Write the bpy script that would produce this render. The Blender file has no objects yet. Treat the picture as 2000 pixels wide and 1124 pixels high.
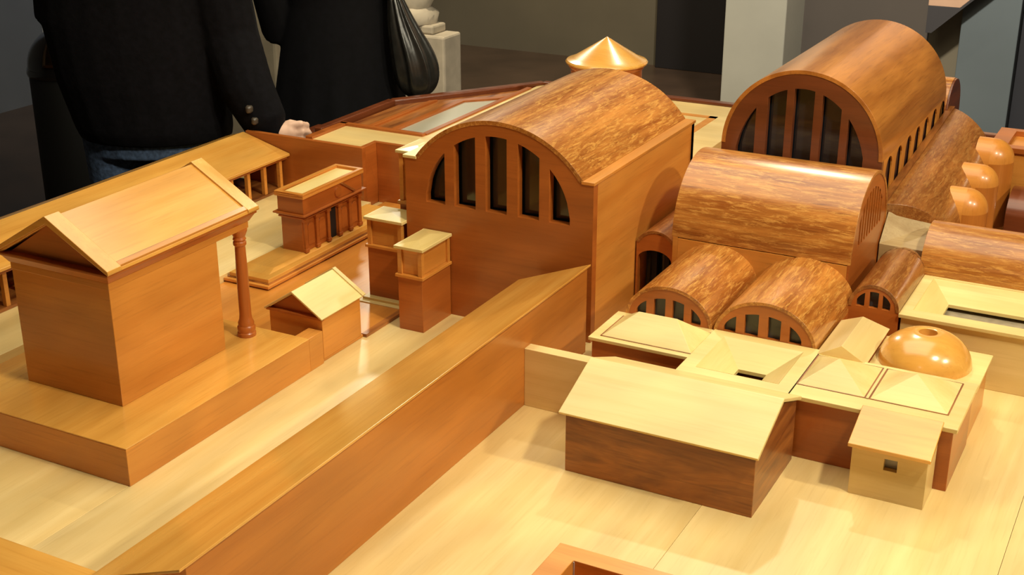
import bpy, math, random
from mathutils import Vector, Matrix
from mathutils.geometry import tessellate_polygon
random.seed(7)
scn = bpy.context.scene
col = scn.collection
TZ = 0.70                       # height of the model's ground board above the room floor
R_ = math.radians

# ------------------------------------------------------------------ camera
F_PX, PITCH, YAW = 2594.0, R_(21.63), R_(-27.88)
cam = bpy.data.objects.new('camera', bpy.data.cameras.new('camera'))
col.objects.link(cam)
cam.data.sensor_width = 36.0
cam.data.lens = 36.0 * F_PX / 2000.0
cam.data.clip_start = 0.02
cam.location = (0, 0, 1.0 + TZ)
cam.rotation_euler = (math.pi / 2 - PITCH, 0, -YAW)
scn.camera = cam
FW = Vector((math.sin(YAW) * math.cos(PITCH), math.cos(YAW) * math.cos(PITCH), -math.sin(PITCH)))
RT = Vector((math.cos(YAW), -math.sin(YAW), 0))
UP = RT.cross(FW)

def ray(u, v):
    return FW + RT * ((u - 1000) / F_PX) - UP * ((v - 562) / F_PX)

# ------------------------------------------------------------------ world, lamps, exposure
w = bpy.data.worlds.new('gallery_air'); scn.world = w; w.use_nodes = True
bg = w.node_tree.nodes['Background']
bg.inputs[0].default_value = (1.0, 0.86, 0.68, 1); bg.inputs[1].default_value = 0.10
scn.view_settings.view_transform = 'Standard'
scn.view_settings.look = 'None'
scn.view_settings.exposure = 0.10
scn.view_settings.gamma = 1.0
scn.view_settings.use_curve_mapping = False

def spot(name, loc, target, power, color, angle=80, blend=0.6, size=0.06):
    l = bpy.data.lights.new(name, 'SPOT')
    l.energy = power; l.color = color; l.spot_size = R_(angle); l.spot_blend = blend; l.shadow_soft_size = size
    o = bpy.data.objects.new(name, l); col.objects.link(o)
    o.location = (loc[0], loc[1], loc[2] + TZ)
    d = Vector((target[0], target[1], target[2] + TZ)) - o.location
    o.rotation_euler = d.to_track_quat('-Z', 'Y').to_euler()
    return o
WARM = (1.0, 0.90, 0.67)
spot('ceiling_spot', (0.75, 1.25, 2.4), (-0.8, 1.8, 0.0), 170, WARM, 100, 0.8, 0.09)
spot('ceiling_spot', (2.1, 1.5, 2.4), (-0.6, 2.0, 0.1), 195, WARM, 75, 0.8, 0.09)
spot('ceiling_spot', (-1.3, 4.3, 2.4), (-1.0, 2.3, 0.1), 80, WARM, 80, 0.8, 0.05)
spot('ceiling_spot', (-3.69, 5.72, 2.4), (-1.9, 2.3, 0.1), 150, WARM, 45, 0.8, 0.14)
spot('ceiling_spot', (-0.4, -2.6, 2.4), (-0.8, 1.8, 0.0), 14, WARM, 60, 0.8, 0.09)
# broad unseen fill light added over the table to brighten the tops
al = bpy.data.lights.new('overhead_fill', 'AREA'); al.shape = 'RECTANGLE'; al.size = 2.4; al.size_y = 2.4; al.energy = 58; al.color = WARM
ao = bpy.data.objects.new('overhead_fill', al); col.objects.link(ao); ao.location = (-1.2, 2.3, 2.65 + TZ)
# lamps of the room behind the model
spot('ceiling_spot', (-0.9, 3.9, 2.4), (-1.5, 6.5, 0.1), 520, (1, 0.93, 0.80), 90, 1.0, 0.1)
spot('ceiling_spot', (-3.6, 4.9, 2.4), (-3.2, 6.9, -0.2), 330, (1, 0.86, 0.62), 80, 1.0, 0.1)
spot('ceiling_spot', (-4.4, 3.4, 2.4), (-5.6, 5.2, 0.4), 150, (0.85, 0.92, 1.0), 80, 1.0, 0.1)

# ------------------------------------------------------------------ materials
MATS = {}
def nodes(name):
    m = bpy.data.materials.new(name); m.use_nodes = True
    nt = m.node_tree
    return m, nt, nt.nodes['Principled BSDF']
def N(nt, t, **kw):
    n = nt.nodes.new(t)
    for k, v in kw.items(): setattr(n, k, v)
    return n
def plain(name, color, rough=0.6, noise=0.0, scale=20, metallic=0.0, bump=0.0, spec=0.5, coat=0.0):
    if name in MATS: return MATS[name]
    m, nt, b = nodes(name)
    b.inputs['Base Color'].default_value = (*color, 1); b.inputs['Roughness'].default_value = rough
    b.inputs['Metallic'].default_value = metallic; b.inputs['Specular IOR Level'].default_value = spec
    b.inputs['Coat Weight'].default_value = coat; b.inputs['Coat Roughness'].default_value = 0.1
    if noise > 0:
        tc = N(nt, 'ShaderNodeTexCoord'); nz = N(nt, 'ShaderNodeTexNoise')
        nz.inputs['Scale'].default_value = scale; nz.inputs['Detail'].default_value = 6
        nt.links.new(tc.outputs['Object'], nz.inputs['Vector'])
        rp = N(nt, 'ShaderNodeValToRGB')
        rp.color_ramp.elements[0].position = 0.3; rp.color_ramp.elements[1].position = 0.7
        rp.color_ramp.elements[0].color = (*[c * (1 - noise) for c in color], 1)
        rp.color_ramp.elements[1].color = (*[min(1, c * (1 + noise)) for c in color], 1)
        nt.links.new(nz.outputs['Fac'], rp.inputs['Fac']); nt.links.new(rp.outputs['Color'], b.inputs['Base Color'])
        if bump > 0:
            bp = N(nt, 'ShaderNodeBump'); bp.inputs['Strength'].default_value = bump; bp.inputs['Distance'].default_value = 0.004
            nt.links.new(nz.outputs['Fac'], bp.inputs['Height']); nt.links.new(bp.outputs['Normal'], b.inputs['Normal'])
    MATS[name] = m
    return m

# name: light tone, dark tone, streak tone, streak amount, roughness, coat, band scale across grain
WOODS = {
 'pale':   ((0.80, 0.60, 0.27), (0.72, 0.51, 0.20), (0.46, 0.26, 0.08), 0.18, 0.38, 0.2, 22),
 'cream':  ((0.80, 0.62, 0.26), (0.72, 0.53, 0.19), (0.52, 0.30, 0.08), 0.15, 0.40, 0.2, 22),
 'honey':  ((0.70, 0.295, 0.052), (0.60, 0.225, 0.034), (0.30, 0.085, 0.010), 0.25, 0.33, 0.35, 22),
 'brown':  ((0.47, 0.132, 0.020), (0.37, 0.095, 0.013), (0.18, 0.040, 0.006), 0.25, 0.34, 0.35, 24),
 'russet': ((0.57, 0.205, 0.032), (0.46, 0.150, 0.021), (0.24, 0.060, 0.008), 0.25, 0.34, 0.35, 20),
 'walnut': ((0.44, 0.160, 0.033), (0.15, 0.038, 0.008), (0.07, 0.016, 0.004), 0.45, 0.36, 0.35, 20),
 'veneer': ((0.58, 0.225, 0.040), (0.30, 0.088, 0.013), (0.16, 0.042, 0.007), 0.75, 0.27, 0.5, 40),
 'oldveneer': ((0.36, 0.13, 0.026), (0.21, 0.064, 0.012), (0.11, 0.030, 0.007), 0.85, 0.30, 0.5, 46),
 'plank':  ((0.58, 0.225, 0.040), (0.38, 0.125, 0.018), (0.19, 0.050, 0.008), 0.45, 0.27, 0.5, 26),
 'mahogany': ((0.19, 0.048, 0.013), (0.13, 0.030, 0.008), (0.08, 0.017, 0.005), 0.35, 0.30, 0.5, 30),
 'amber':  ((0.78, 0.405, 0.085), (0.68, 0.315, 0.055), (0.38, 0.14, 0.018), 0.22, 0.22, 0.7, 22),
 'bleached': ((0.50, 0.36, 0.17), (0.38, 0.25, 0.10), (0.24, 0.13, 0.05), 0.40, 0.45, 0.2, 34),
}
def wood(kind, axis):
    key = 'wood_%s_%s' % (kind, 'xyz'[axis])
    if key in MATS: return MATS[key]
    c1, c2, c3, amt, rough, coat, sc = WOODS[kind]
    m, nt, b = nodes(key)
    L = nt.links.new
    tc = N(nt, 'ShaderNodeTexCoord'); oi = N(nt, 'ShaderNodeObjectInfo')
    mul = N(nt, 'ShaderNodeMath', operation='MULTIPLY'); mul.inputs[1].default_value = 9.0
    L(oi.outputs['Random'], mul.inputs[0])
    add = N(nt, 'ShaderNodeVectorMath', operation='ADD')
    L(tc.outputs['Object'], add.inputs[0]); L(mul.outputs[0], add.inputs[1])
    def noise(across, along, detail, dist, rough_=0.6):
        mp = N(nt, 'ShaderNodeMapping')
        s = [across] * 3; s[axis] = along
        mp.inputs['Scale'].default_value = s
        L(add.outputs[0], mp.inputs['Vector'])
        n = N(nt, 'ShaderNodeTexNoise'); n.inputs['Scale'].default_value = 1.0
        n.inputs['Detail'].default_value = detail; n.inputs['Distortion'].default_value = dist; n.inputs['Roughness'].default_value = rough_
        L(mp.outputs[0], n.inputs['Vector'])
        return n.outputs['Fac']
    band = noise(sc, sc * (0.16 if kind == 'walnut' else 0.07), 4, 1.6 if kind == 'walnut' else 0.35)
    fib = noise(sc * 11, sc * 0.5, 3, 0.2)
    big = noise(7, 3, 2, 0.4)
    r1 = N(nt, 'ShaderNodeValToRGB')
    r1.color_ramp.elements[0].position = 0.36; r1.color_ramp.elements[1].position = 0.66
    r1.color_ramp.elements[0].color = (*c2, 1); r1.color_ramp.elements[1].color = (*c1, 1)
    L(band, r1.inputs['Fac'])
    mr = N(nt, 'ShaderNodeMapRange'); mr.inputs['From Min'].default_value = 0.53; mr.inputs['From Max'].default_value = 0.74
    mr.inputs['To Max'].default_value = amt
    L(fib, mr.inputs['Value'])
    mx = N(nt, 'ShaderNodeMix', data_type='RGBA'); mx.inputs[7].default_value = (*c3, 1)
    L(mr.outputs[0], mx.inputs[0]); L(r1.outputs['Color'], mx.inputs[6])
    src = mx.outputs[2]
    if 'veneer' in kind:                                   # pale flecks and worn patches of the veneer
        fl = noise(sc * 4.0, sc * 0.55, 8, 0.5, 0.8)
        m2 = N(nt, 'ShaderNodeMapRange'); m2.inputs['From Min'].default_value = 0.49; m2.inputs['From Max'].default_value = 0.61; m2.inputs['To Max'].default_value = 0.80
        L(fl, m2.inputs['Value'])
        mx2 = N(nt, 'ShaderNodeMix', data_type='RGBA'); mx2.inputs[7].default_value = (min(1, c1[0] * 1.25), c1[1] * 1.6, c1[2] * 2.0, 1)
        L(m2.outputs[0], mx2.inputs[0]); L(src, mx2.inputs[6]); src = mx2.outputs[2]
    hs = N(nt, 'ShaderNodeHueSaturation')
    mv = N(nt, 'ShaderNodeMapRange'); mv.inputs['From Min'].default_value = 0.3; mv.inputs['From Max'].default_value = 0.7
    mv.inputs['To Min'].default_value = 0.84; mv.inputs['To Max'].default_value = 1.14
    L(big, mv.inputs['Value']); L(mv.outputs[0], hs.inputs['Value']); L(src, hs.inputs['Color'])
    L(hs.outputs['Color'], b.inputs['Base Color'])
    rr = N(nt, 'ShaderNodeMapRange'); rr.inputs['To Min'].default_value = rough - 0.06; rr.inputs['To Max'].default_value = rough + 0.12
    L(band, rr.inputs['Value']); L(rr.outputs[0], b.inputs['Roughness'])
    b.inputs['Coat Weight'].default_value = coat; b.inputs['Coat Roughness'].default_value = 0.16
    bp = N(nt, 'ShaderNodeBump'); bp.inputs['Strength'].default_value = 0.10; bp.inputs['Distance'].default_value = 0.001
    L(fib, bp.inputs['Height']); L(bp.outputs['Normal'], b.inputs['Normal'])
    MATS[key] = m
    return m

# ------------------------------------------------------------------ mesh helpers (model coordinates: z = 0 is the ground board)
class MB:
    def __init__(s): s.v = []; s.f = []
    def add(s, vs, fs):
        o = len(s.v); s.v += [tuple(p) for p in vs]; s.f += [tuple(i + o for i in f) for f in fs]; return s
    def box(s, x0, x1, y0, y1, z0, z1):
        vs = [(x, y, z) for z in (z0, z1) for y in (y0, y1) for x in (x0, x1)]
        return s.add(vs, [(0, 2, 3, 1), (4, 5, 7, 6), (0, 1, 5, 4), (2, 6, 7, 3), (0, 4, 6, 2), (1, 3, 7, 5)])
    def prism(s, poly, axis, a0, a1, holes=()):
        """2-D outline (with holes) extruded along an axis; outline in the two other axes, in x<y<z order"""
        loops = [list(poly)] + [list(h) for h in holes]
        flat = [p for l in loops for p in l]
        tris = tessellate_polygon([[Vector((p[0], p[1], 0)) for p in l] for l in loops])
        def P(p, a):
            q = list(p); q.insert(axis, a); return tuple(q)
        n = len(flat)
        vs = [P(p, a0) for p in flat] + [P(p, a1) for p in flat]
        fs = []
        for t in tris:
            fs.append(tuple(t)); fs.append(tuple(i + n for i in reversed(t)))
        o = 0
        for l in loops:
            k = len(l)
            for i in range(k):
                j = (i + 1) % k
                fs.append((o + i, o + j, o + j + n, o + i + n))
            o += k
        return s.add(vs, fs)
    def lathe(s, prof, cx, cy, seg=32, a0=0.0, a1=2 * math.pi):
        full = abs(a1 - a0 - 2 * math.pi) < 1e-6
        n = seg if full else seg + 1
        vs = []; fs = []
        for r, z in prof:
            for i in range(n):
                a = a0 + (a1 - a0) * i / seg
                vs.append((cx + r * math.cos(a), cy + r * math.sin(a), z))
        for k in range(len(prof) - 1):
            for i in range(seg):
                j = (i + 1) % n
                fs.append((k * n + i, k * n + j, (k + 1) * n + j, (k + 1) * n + i))
        return s.add(vs, fs)
    def hip(s, x0, x1, y0, y1, z0, z1, rx0, rx1, ry0, ry1):
        """hipped roof block: base rectangle, top rectangle (or ridge or point)"""
        vs = [(x0, y0, z0), (x1, y0, z0), (x1, y1, z0), (x0, y1, z0), (rx0, ry0, z1), (rx1, ry0, z1), (rx1, ry1, z1), (rx0, ry1, z1)]
        return s.add(vs, [(3, 2, 1, 0), (4, 5, 6, 7), (0, 1, 5, 4), (1, 2, 6, 5), (2, 3, 7, 6), (3, 0, 4, 7)])
    def build(s, name, mat, parent=None, top=None, bevel=0.0009, smooth=None, label=None, world=False, auto=True):
        org = parent_origin(parent)
        me = bpy.data.meshes.new(name)
        dz = 0 if world else TZ
        me.from_pydata([(x - org[0], y - org[1], z + dz - org[2]) for x, y, z in s.v], [], s.f)
        me.validate()
        import bmesh
        bm = bmesh.new(); bm.from_mesh(me)
        bmesh.ops.remove_doubles(bm, verts=bm.verts, dist=1e-6)
        bmesh.ops.recalc_face_normals(bm, faces=bm.faces)
        bm.to_mesh(me); bm.free()
        o = bpy.data.objects.new(name, me); col.objects.link(o)
        if isinstance(mat, str):
            t = top if top is not None else 1
            if auto:
                for ax in (1, 0, t): me.materials.append(wood(mat, ax))
                for p in me.polygons:
                    n = p.normal; a = [abs(n.x), abs(n.y), abs(n.z)]
                    p.material_index = a.index(max(a))
            else:
                me.materials.append(wood(mat, t))
        else:
            me.materials.append(mat)
        if smooth:
            for p in me.polygons: p.use_smooth = True
            me.set_sharp_from_angle(angle=R_(smooth))
        if bevel:
            bv = o.modifiers.new('edge', 'BEVEL'); bv.width = bevel; bv.segments = 2; bv.limit_method = 'ANGLE'; bv.angle_limit = R_(40)
        if parent: o.parent = parent
        if label: o['label'] = label
        return o

ORG = {}
def parent_origin(p):
    return ORG.get(p.name, (0, 0, 0)) if p else (0, 0, 0)
def tag(o, label, cat, group=None, kind=None):
    if label: o['label'] = label
    if cat: o['category'] = cat
    if group: o['group'] = group
    if kind: o['kind'] = kind
    return o
def thing(name, label, cat, loc, group=None, world=False):
    o = bpy.data.objects.new(name, None); col.objects.link(o)
    o.empty_display_size = 0.03
    p = (loc[0], loc[1], loc[2] + (0 if world else TZ))
    o.location = p; ORG[o.name] = p
    return tag(o, label, cat, group)
def structure(mb, name, mat, parent=None, **kw):
    o = mb.build(name, mat, parent, world=True, **kw)
    if parent is None: o['kind'] = 'structure'
    return o

def arc(c, zc, a, b, n=28, t0=180.0, t1=0.0):
    return [(c + a * math.cos(R_(t0 + (t1 - t0) * i / n)), zc + b * math.sin(R_(t0 + (t1 - t0) * i / n))) for i in range(n + 1)]
def segarc(x0, x1, z0, rise, n=28):
    c = (x0 + x1) / 2; h = (x1 - x0) / 2
    r = (h * h + rise * rise) / (2 * rise); zc = z0 + rise - r
    t = math.asin(min(1, h / r))
    return [(c + r * math.sin(-t + 2 * t * i / n), zc + r * math.cos(-t + 2 * t * i / n)) for i in range(n + 1)]
def slit_windows(spans, c, a, z0, b, n=7):
    out = []
    for l, r in spans:
        poly = [(l, z0), (r, z0)]
        for i in range(n + 1):
            x = r + (l - r) * i / n
            q = 1 - ((x - c) / a) ** 2
            z = z0 + b * math.sqrt(max(q, 0.0))
            if z - z0 > 0.0015: poly.append((x, z))
        out.append(poly)
    return out
def shell(arcpts, t):
    """closed band profile: outer curve and a curve t inside it"""
    n = len(arcpts); inner = []
    for i, p in enumerate(arcpts):
        a = arcpts[max(0, i - 1)]; b = arcpts[min(n - 1, i + 1)]
        d = Vector((b[0] - a[0], b[1] - a[1])).normalized()
        nn = Vector((d.y, -d.x))
        inner.append((p[0] + nn.x * t, p[1] + nn.y * t))
    return list(arcpts) + inner[::-1]

GLASS = plain('dark_window_glass', (0.012, 0.015, 0.02), 0.07, spec=0.6)
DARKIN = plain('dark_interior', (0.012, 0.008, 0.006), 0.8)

# ------------------------------------------------------------------ the room
FL = plain('room_floor', (0.060, 0.036, 0.022), 0.30, 0.25, 3.0)
m = MB().box(-5.65, 3.5, -3.5, 7.55, -0.06, 0.0); structure(m, 'floor', FL, bevel=0)
m = MB().box(-5.65, 3.5, -3.5, 7.55, 3.45, 3.5); structure(m, 'ceiling', plain('ceiling_paint', (0.05, 0.048, 0.045), 0.9), bevel=0)
WB = plain('wall_brown_grey', (0.088, 0.071, 0.042), 0.75, 0.10, 2.5)
m = MB().box(-5.65, 3.5, 7.4, 7.55, 0, 3.45); structure(m, 'wall_back', WB, bevel=0)
m = MB().box(-5.65, -5.5, -3.5, 7.4, 0, 3.45); structure(m, 'wall_left', plain('wall_slate', (0.12, 0.125, 0.135), 0.8, 0.08, 2), bevel=0)
m = MB().box(3.35, 3.5, -3.5, 7.4, 0, 3.45); structure(m, 'wall_right', WB, bevel=0)
m = MB().box(-5.5, 3.35, -3.5, -3.4, 0, 3.45); structure(m, 'wall_front', WB, bevel=0)
STONE = plain('pale_stone', (0.46, 0.39, 0.28), 0.8, 0.12, 14, bump=0.3)
m = MB().box(-5.5, -5.3, 5.06, 5.36, 0, 3.45); structure(m, 'trim_1', plain('column_plaster', (0.33, 0.30, 0.25), 0.8, 0.1, 5), bevel=0.01)
m = MB().box(-2.92, -2.50, 7.34, 7.40, 0, 2.3); structure(m, 'door_1', plain('black_door', (0.008, 0.006, 0.006), 0.5), bevel=0.004)
m = MB().box(-2.045, -1.752, 6.0, 6.3, 0, 3.45); structure(m, 'trim_2', plain('pillar_plaster', (0.36, 0.34, 0.27), 0.8, 0.06, 4), bevel=0.006)
m = MB().box(-1.905, -1.205, 6.5, 6.62, 0, 3.45); structure(m, 'wall_partition', plain('partition_taupe', (0.105, 0.085, 0.068), 0.8, 0.08, 3), bevel=0.004)
m = MB().box(-1.205, -0.98, 6.52, 6.64, 0, 3.45); structure(m, 'wall_alcove', plain('alcove_olive', (0.19, 0.16, 0.105), 0.8, 0.08, 3), bevel=0.004)
m = MB().box(-1.045, -0.79, 6.42, 6.54, 0, 3.45); structure(m, 'trim_3', plain('panel_blue_grey', (0.135, 0.160, 0.165), 0.6, 0.06, 3), bevel=0.004)
m = MB().box(-0.79, 2.0, 6.5, 6.62, 0, 3.45); structure(m, 'wall_dark', plain('dark_wall_paint', (0.03, 0.03, 0.035), 0.8, 0.1, 3), bevel=0.004)
# stair flight rising behind the pillar, with its dark underside
st = thing('stair_flight', 'sloping stone stair flight with dark underside beside the blue-grey panel', 'stairs', (-1.1, 6.38, 0.0), world=True)
m = MB().prism([(-1.187, 0.655), (-1.045, 0.655), (-0.30, 1.38), (-0.30, 2.6), (-1.187, 2.6)], 1, 6.34, 6.415); m.build('flank', plain('stair_stone', (0.62, 0.38, 0.24), 0.7, 0.1, 8), st, world=True, bevel=0.002)
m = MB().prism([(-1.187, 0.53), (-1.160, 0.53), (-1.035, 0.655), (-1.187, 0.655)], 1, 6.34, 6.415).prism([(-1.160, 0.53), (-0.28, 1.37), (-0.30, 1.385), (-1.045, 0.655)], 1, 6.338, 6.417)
m.build('underside', plain('stair_dark_paint', (0.05, 0.045, 0.045), 0.7), st, world=True, bevel=0.001)  # even dark tone for the band along the stair's lower edge
# stepped stone plinth with a carved fragment
p = thing('stone_plinth', 'pale stepped stone plinth carrying a carved fragment behind the dark bag', 'plinth', (-3.76, 5.99, 0), world=True)
MB().box(-4.0, -3.52, 5.9, 6.08, 0.0, 0.372).build('block', STONE, p, world=True, bevel=0.012)
MB().box(-4.0, -3.60, 5.92, 6.06, 0.372, 0.418).build('upper_block', STONE, p, world=True, bevel=0.01)
f = thing('stone_fragment', 'rough carved stone fragment set on the stepped plinth', 'sculpture', (-3.74, 5.99, 0.418), world=True)
m = MB().lathe([(0.001, 0.418), (0.11, 0.418), (0.12, 0.47), (0.085, 0.50), (0.10, 0.56), (0.07, 0.62), (0.0, 0.64)], -3.74, 5.99, 14)
o = m.build('carving', STONE, f, world=True, smooth=60, bevel=0)
for v in o.data.vertices:
    v.co += Vector((random.uniform(-1, 1), random.uniform(-1, 1), random.uniform(-.4, .4))) * 0.008
gb_ = Vector((0, 0, 1.0 + TZ)) + ray(520, 170) * 5.3
sb = thing('stone_block', 'tall pale stone block glimpsed between the two visitors', 'plinth', (gb_.x, gb_.y, 0), world=True)
MB().box(gb_.x - 0.16, gb_.x + 0.16, gb_.y - 0.13, gb_.y + 0.13, 0.0, 0.86).build('block', STONE, sb, world=True, bevel=0.012)
MB().box(gb_.x - 0.18, gb_.x + 0.18, gb_.y - 0.15, gb_.y + 0.15, 0.0, 0.06).build('foot', STONE, sb, world=True, bevel=0.012)
# litter bin with domed lid
bq = Vector((0, 0, 1.0 + TZ)) + ray(134, 147) * 4.6
BX, BY = bq.x, bq.y
b = thing('litter_bin', 'glossy black round litter bin with domed lid behind the person in a coat', 'bin', (BX, BY, 0), world=True)
BK = plain('black_lacquer', (0.006, 0.005, 0.005), 0.18, coat=0.6)
MB().lathe([(0.001, 0.0), (0.125, 0.0), (0.13, 0.012), (0.13, 0.70), (0.001, 0.70)], BX, BY, 40).build('body', plain('black_drum', (0.004, 0.004, 0.004), 0.6), b, world=True, smooth=40, bevel=0)
MB().lathe([(0.134, 0.697), (0.137, 0.707), (0.134, 0.722)] + [(0.132 * math.cos(R_(t)), 0.722 + 0.135 * math.sin(R_(t))) for t in range(0, 90, 6)] + [(0.0005, 0.857)], BX, BY, 40).build('lid', BK, b, world=True, smooth=50, bevel=0)
m = MB()
vs = []; fs = []
for i in range(9):
    for j in range(7):
        a = R_(-80 + 50 * i / 8); e = R_(8 + 38 * j / 6)
        vs.append((BX + 0.1345 * math.cos(e) * math.cos(a), BY + 0.1345 * math.cos(e) * math.sin(a), 0.722 + 0.1375 * math.sin(e)))
for i in range(8):
    for j in range(6): fs.append((i * 7 + j, (i + 1) * 7 + j, (i + 1) * 7 + j + 1, i * 7 + j + 1))
o = m.add(vs, fs).build('flap', plain('bronzed_steel', (0.25, 0.15, 0.08), 0.22, metallic=1.0), b, world=True, smooth=60, bevel=0)
sl = o.modifiers.new('thick', 'SOLIDIFY'); sl.thickness = 0.003; sl.offset = 1

# ------------------------------------------------------------------ the model's table
OUT = [(-2.22, 0.25), (0.62, 0.25), (0.62, 3.34), (-1.66, 3.34), (-2.22, 2.80)]
def clip_x(poly, xa, xb):
    for sgn, lim in ((1, xa), (-1, -xb)):
        out = []
        for i in range(len(poly)):
            p, q = poly[i], poly[(i + 1) % len(poly)]
            dp, dq = sgn * p[0] - lim, sgn * q[0] - lim
            if dp >= 0: out.append(p)
            if dp * dq < 0:
                t = dp / (dp - dq); out.append((p[0] + t * (q[0] - p[0]), p[1] + t * (q[1] - p[1])))
        poly = out
    return poly
tb = thing('model_table', 'wide table of pale joined boards carrying the wooden town model', 'table', (-0.8, 1.8, -TZ))
xs = [-2.22, -1.80, -1.3075, -0.9255, -0.5375, -0.13, 0.27, 0.62]
for a, bb in zip(xs[:-1], xs[1:]):
    pl = clip_x(OUT, a + 0.0003, bb - 0.0003)
    MB().prism(pl, 2, -0.03, 0.0).build('board', 'pale', tb, top=1, bevel=0.0004)
ins = [(-2.16, 0.31), (0.56, 0.31), (0.56, 3.28), (-1.64, 3.28), (-2.16, 2.78)]
MB().prism(ins, 2, -0.16, -0.03).build('apron', 'mahogany', tb)
for x, y in ((-2.05, 0.42), (0.45, 0.42), (0.45, 3.17), (-1.6, 3.1), (-2.05, 2.66)):
    MB().box(x - 0.05, x + 0.05, y - 0.05, y + 0.05, -TZ, -0.16).build('leg', 'mahogany', tb, top=2)

# raised terrace behind the great hall, with its back rail
tr = thing('terrace', 'raised yellow terrace with brown border strips behind the great vaulted hall', 'model terrace', (-1.4, 2.9, 0))
MB().prism([(-1.885, 2.529), (-1.744, 2.529), (-1.744, 2.590), (-1.005, 2.590), (-1.005, 3.306), (-1.649, 3.306), (-1.66, 3.288), (-1.66, 2.672), (-1.885, 2.672)], 2, 0.0, 0.150).build('deck', 'pale', tr, top=0)
MB().prism([(-1.90, 2.672), (-1.66, 2.672), (-1.66, 3.288), (-1.90, 2.940)], 2, 0.0, 0.144).build('side_deck', 'walnut', tr, top=1)  # dark walnut stands in for the deck being unlit
MB().box(-1.905, -1.885, 2.53, 2.685, 0.0, 0.156).box(-1.905, -1.66, 2.672, 2.688, 0.0, 0.156).build('border_strip', 'brown', tr, top=0)
MB().box(-1.672, -1.657, 2.688, 3.25, 0.13, 0.154).build('border_strip', 'brown', tr, top=1)
MB().prism([(-1.747, 2.694), (-1.676, 2.694), (-1.676, 3.10), (-1.747, 3.03)], 2, 0.13, 0.1485).build('grey_pool', plain('grey_pool', (0.40, 0.37, 0.28), 0.35), tr, bevel=0, label='flat grey pool panel')
MB().prism([(-1.764, 2.688), (-1.747, 2.688), (-1.747, 3.03), (-1.676, 3.10), (-1.672, 3.125), (-1.764, 3.045)], 2, 0.13, 0.154).build('border_strip', 'brown', tr, top=1)
MB().prism([(-1.84, 2.70), (-1.825, 2.70), (-1.825, 3.02), (-1.84, 3.0)], 2, 0.13, 0.150).build('border_strip', 'brown', tr, top=1)
MB().box(-1.50, -1.09, 3.17, 3.19, 0.14, 0.1512).box(-1.11, -1.09, 2.58, 3.19, 0.14, 0.1512).build('inlay_strip', 'honey', tr, top=0, bevel=0)
# chamfered outer rail
def bar(p, q, wd, z0, z1):
    d = Vector((q[0] - p[0], q[1] - p[1])).normalized(); n = Vector((-d.y, d.x)) * wd / 2
    return MB().prism([(p[0] - n.x, p[1] - n.y), (q[0] - n.x, q[1] - n.y), (q[0] + n.x, q[1] + n.y), (p[0] + n.x, p[1] + n.y)], 2, z0, z1)
rl = thing('table_rail', 'dark polished wooden rail edging the far end of the table', 'rail', (-1.3, 3.31, 0))
for p_, q_ in (((-1.655, 3.320), (0.61, 3.320)), ((-1.918, 2.938), (-1.655, 3.320)), ((-1.919, 2.60), (-1.919, 2.940))):
    bar(p_, q_, 0.026, 0.0, 0.158).build('rail_bar', 'mahogany', rl, top=0, bevel=0.004)
MB().prism([(-2.10, 2.531), (-1.907, 2.531), (-1.907, 2.90), (-2.10, 2.85)], 2, 0.0, 0.088).build('rail_ledge', 'mahogany', rl, top=1, bevel=0.003)
ct = thing('terrace_step', 'low yellow step along the edge of the raised terrace', 'model step', (-0.97, 2.95, 0))
MB().box(-1.005, -0.93, 2.56, 3.30, 0.0, 0.115).build('step_block', 'pale', ct, top=1)

# retaining wall of the precinct, with its jog
rw = thing('precinct_wall', 'tall brown precinct wall with a corner jog behind the little gateway', 'model wall', (-1.9, 2.52, 0))
MB().box(-2.078, -1.732, 2.517, 2.530, 0.0, 0.1505).build('wall', 'brown', rw, top=0)
MB().box(-1.745, -1.732, 2.530, 2.590, 0.0, 0.1504).box(-1.732, -1.30, 2.578, 2.590, 0, 0.1504).build('return_wall', 'brown', rw, top=0)

# ------------------------------------------------------------------ temple precinct
cf = MB().prism([(-2.21, 0.6), (-1.806, 0.6), (-1.806, 1.93), (-1.713, 1.93), (-1.713, 2.517), (-2.21, 2.517)], 2, 0.0, 0.02).build('court_floor', 'pale', top=1)
tag(cf, 'pale raised courtyard floor between the colonnade and the temple', 'model floor')
bf = MB().box(-1.711, -1.308, 1.745, 2.575, 0.0, 0.005).build('paved_floor', 'honey', top=1, bevel=0.0006)
tag(bf, 'honey brown paved floor around the gable-roofed hut and slim towers', 'model floor')
kr = MB().box(-1.312, -1.300, 1.878, 2.046, 0.0, 0.0065).build('kerb', 'walnut', top=1, bevel=0.0006)
tag(kr, 'thin dark kerb edging the honey brown floor by the gable hut', 'model kerb')

# colonnade (stoa)
stoa = thing('colonnade', 'long sloping roof on slim square posts along the courtyard back', 'model building', (-2.06, 1.8, 0.02))
prof = [(-1.944, 0.104), (-1.944, 0.110), (-2.082, 0.1475), (-2.135, 0.131), (-2.135, 0.125), (-2.082, 0.140)]
MB().prism(prof, 1, 0.62, 2.515).build('roof', 'amber', stoa, top=1)
MB().box(-2.130, -2.120, 0.62, 2.515, 0.0, 0.127).build('back_wall', 'walnut', stoa)  # walnut darkens the wall for the shade inside
MB().box(-2.12, -1.955, 0.62, 2.515, 0.02, 0.026).build('floor_step', 'walnut', stoa, top=1)  # darker walnut stands in for shade on the colonnade floor
MB().box(-1.972, -1.952, 0.62, 2.515, 0.096, 0.105).build('beam', 'brown', stoa, top=1)
y = 2.495
k = 0
while y > 0.64:
    MB().box(-1.968, -1.958, y - 0.005, y + 0.005, 0.026, 0.097).build('post', 'honey', stoa, top=2, bevel=0.0005)
    y -= 0.0615; k += 1
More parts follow.
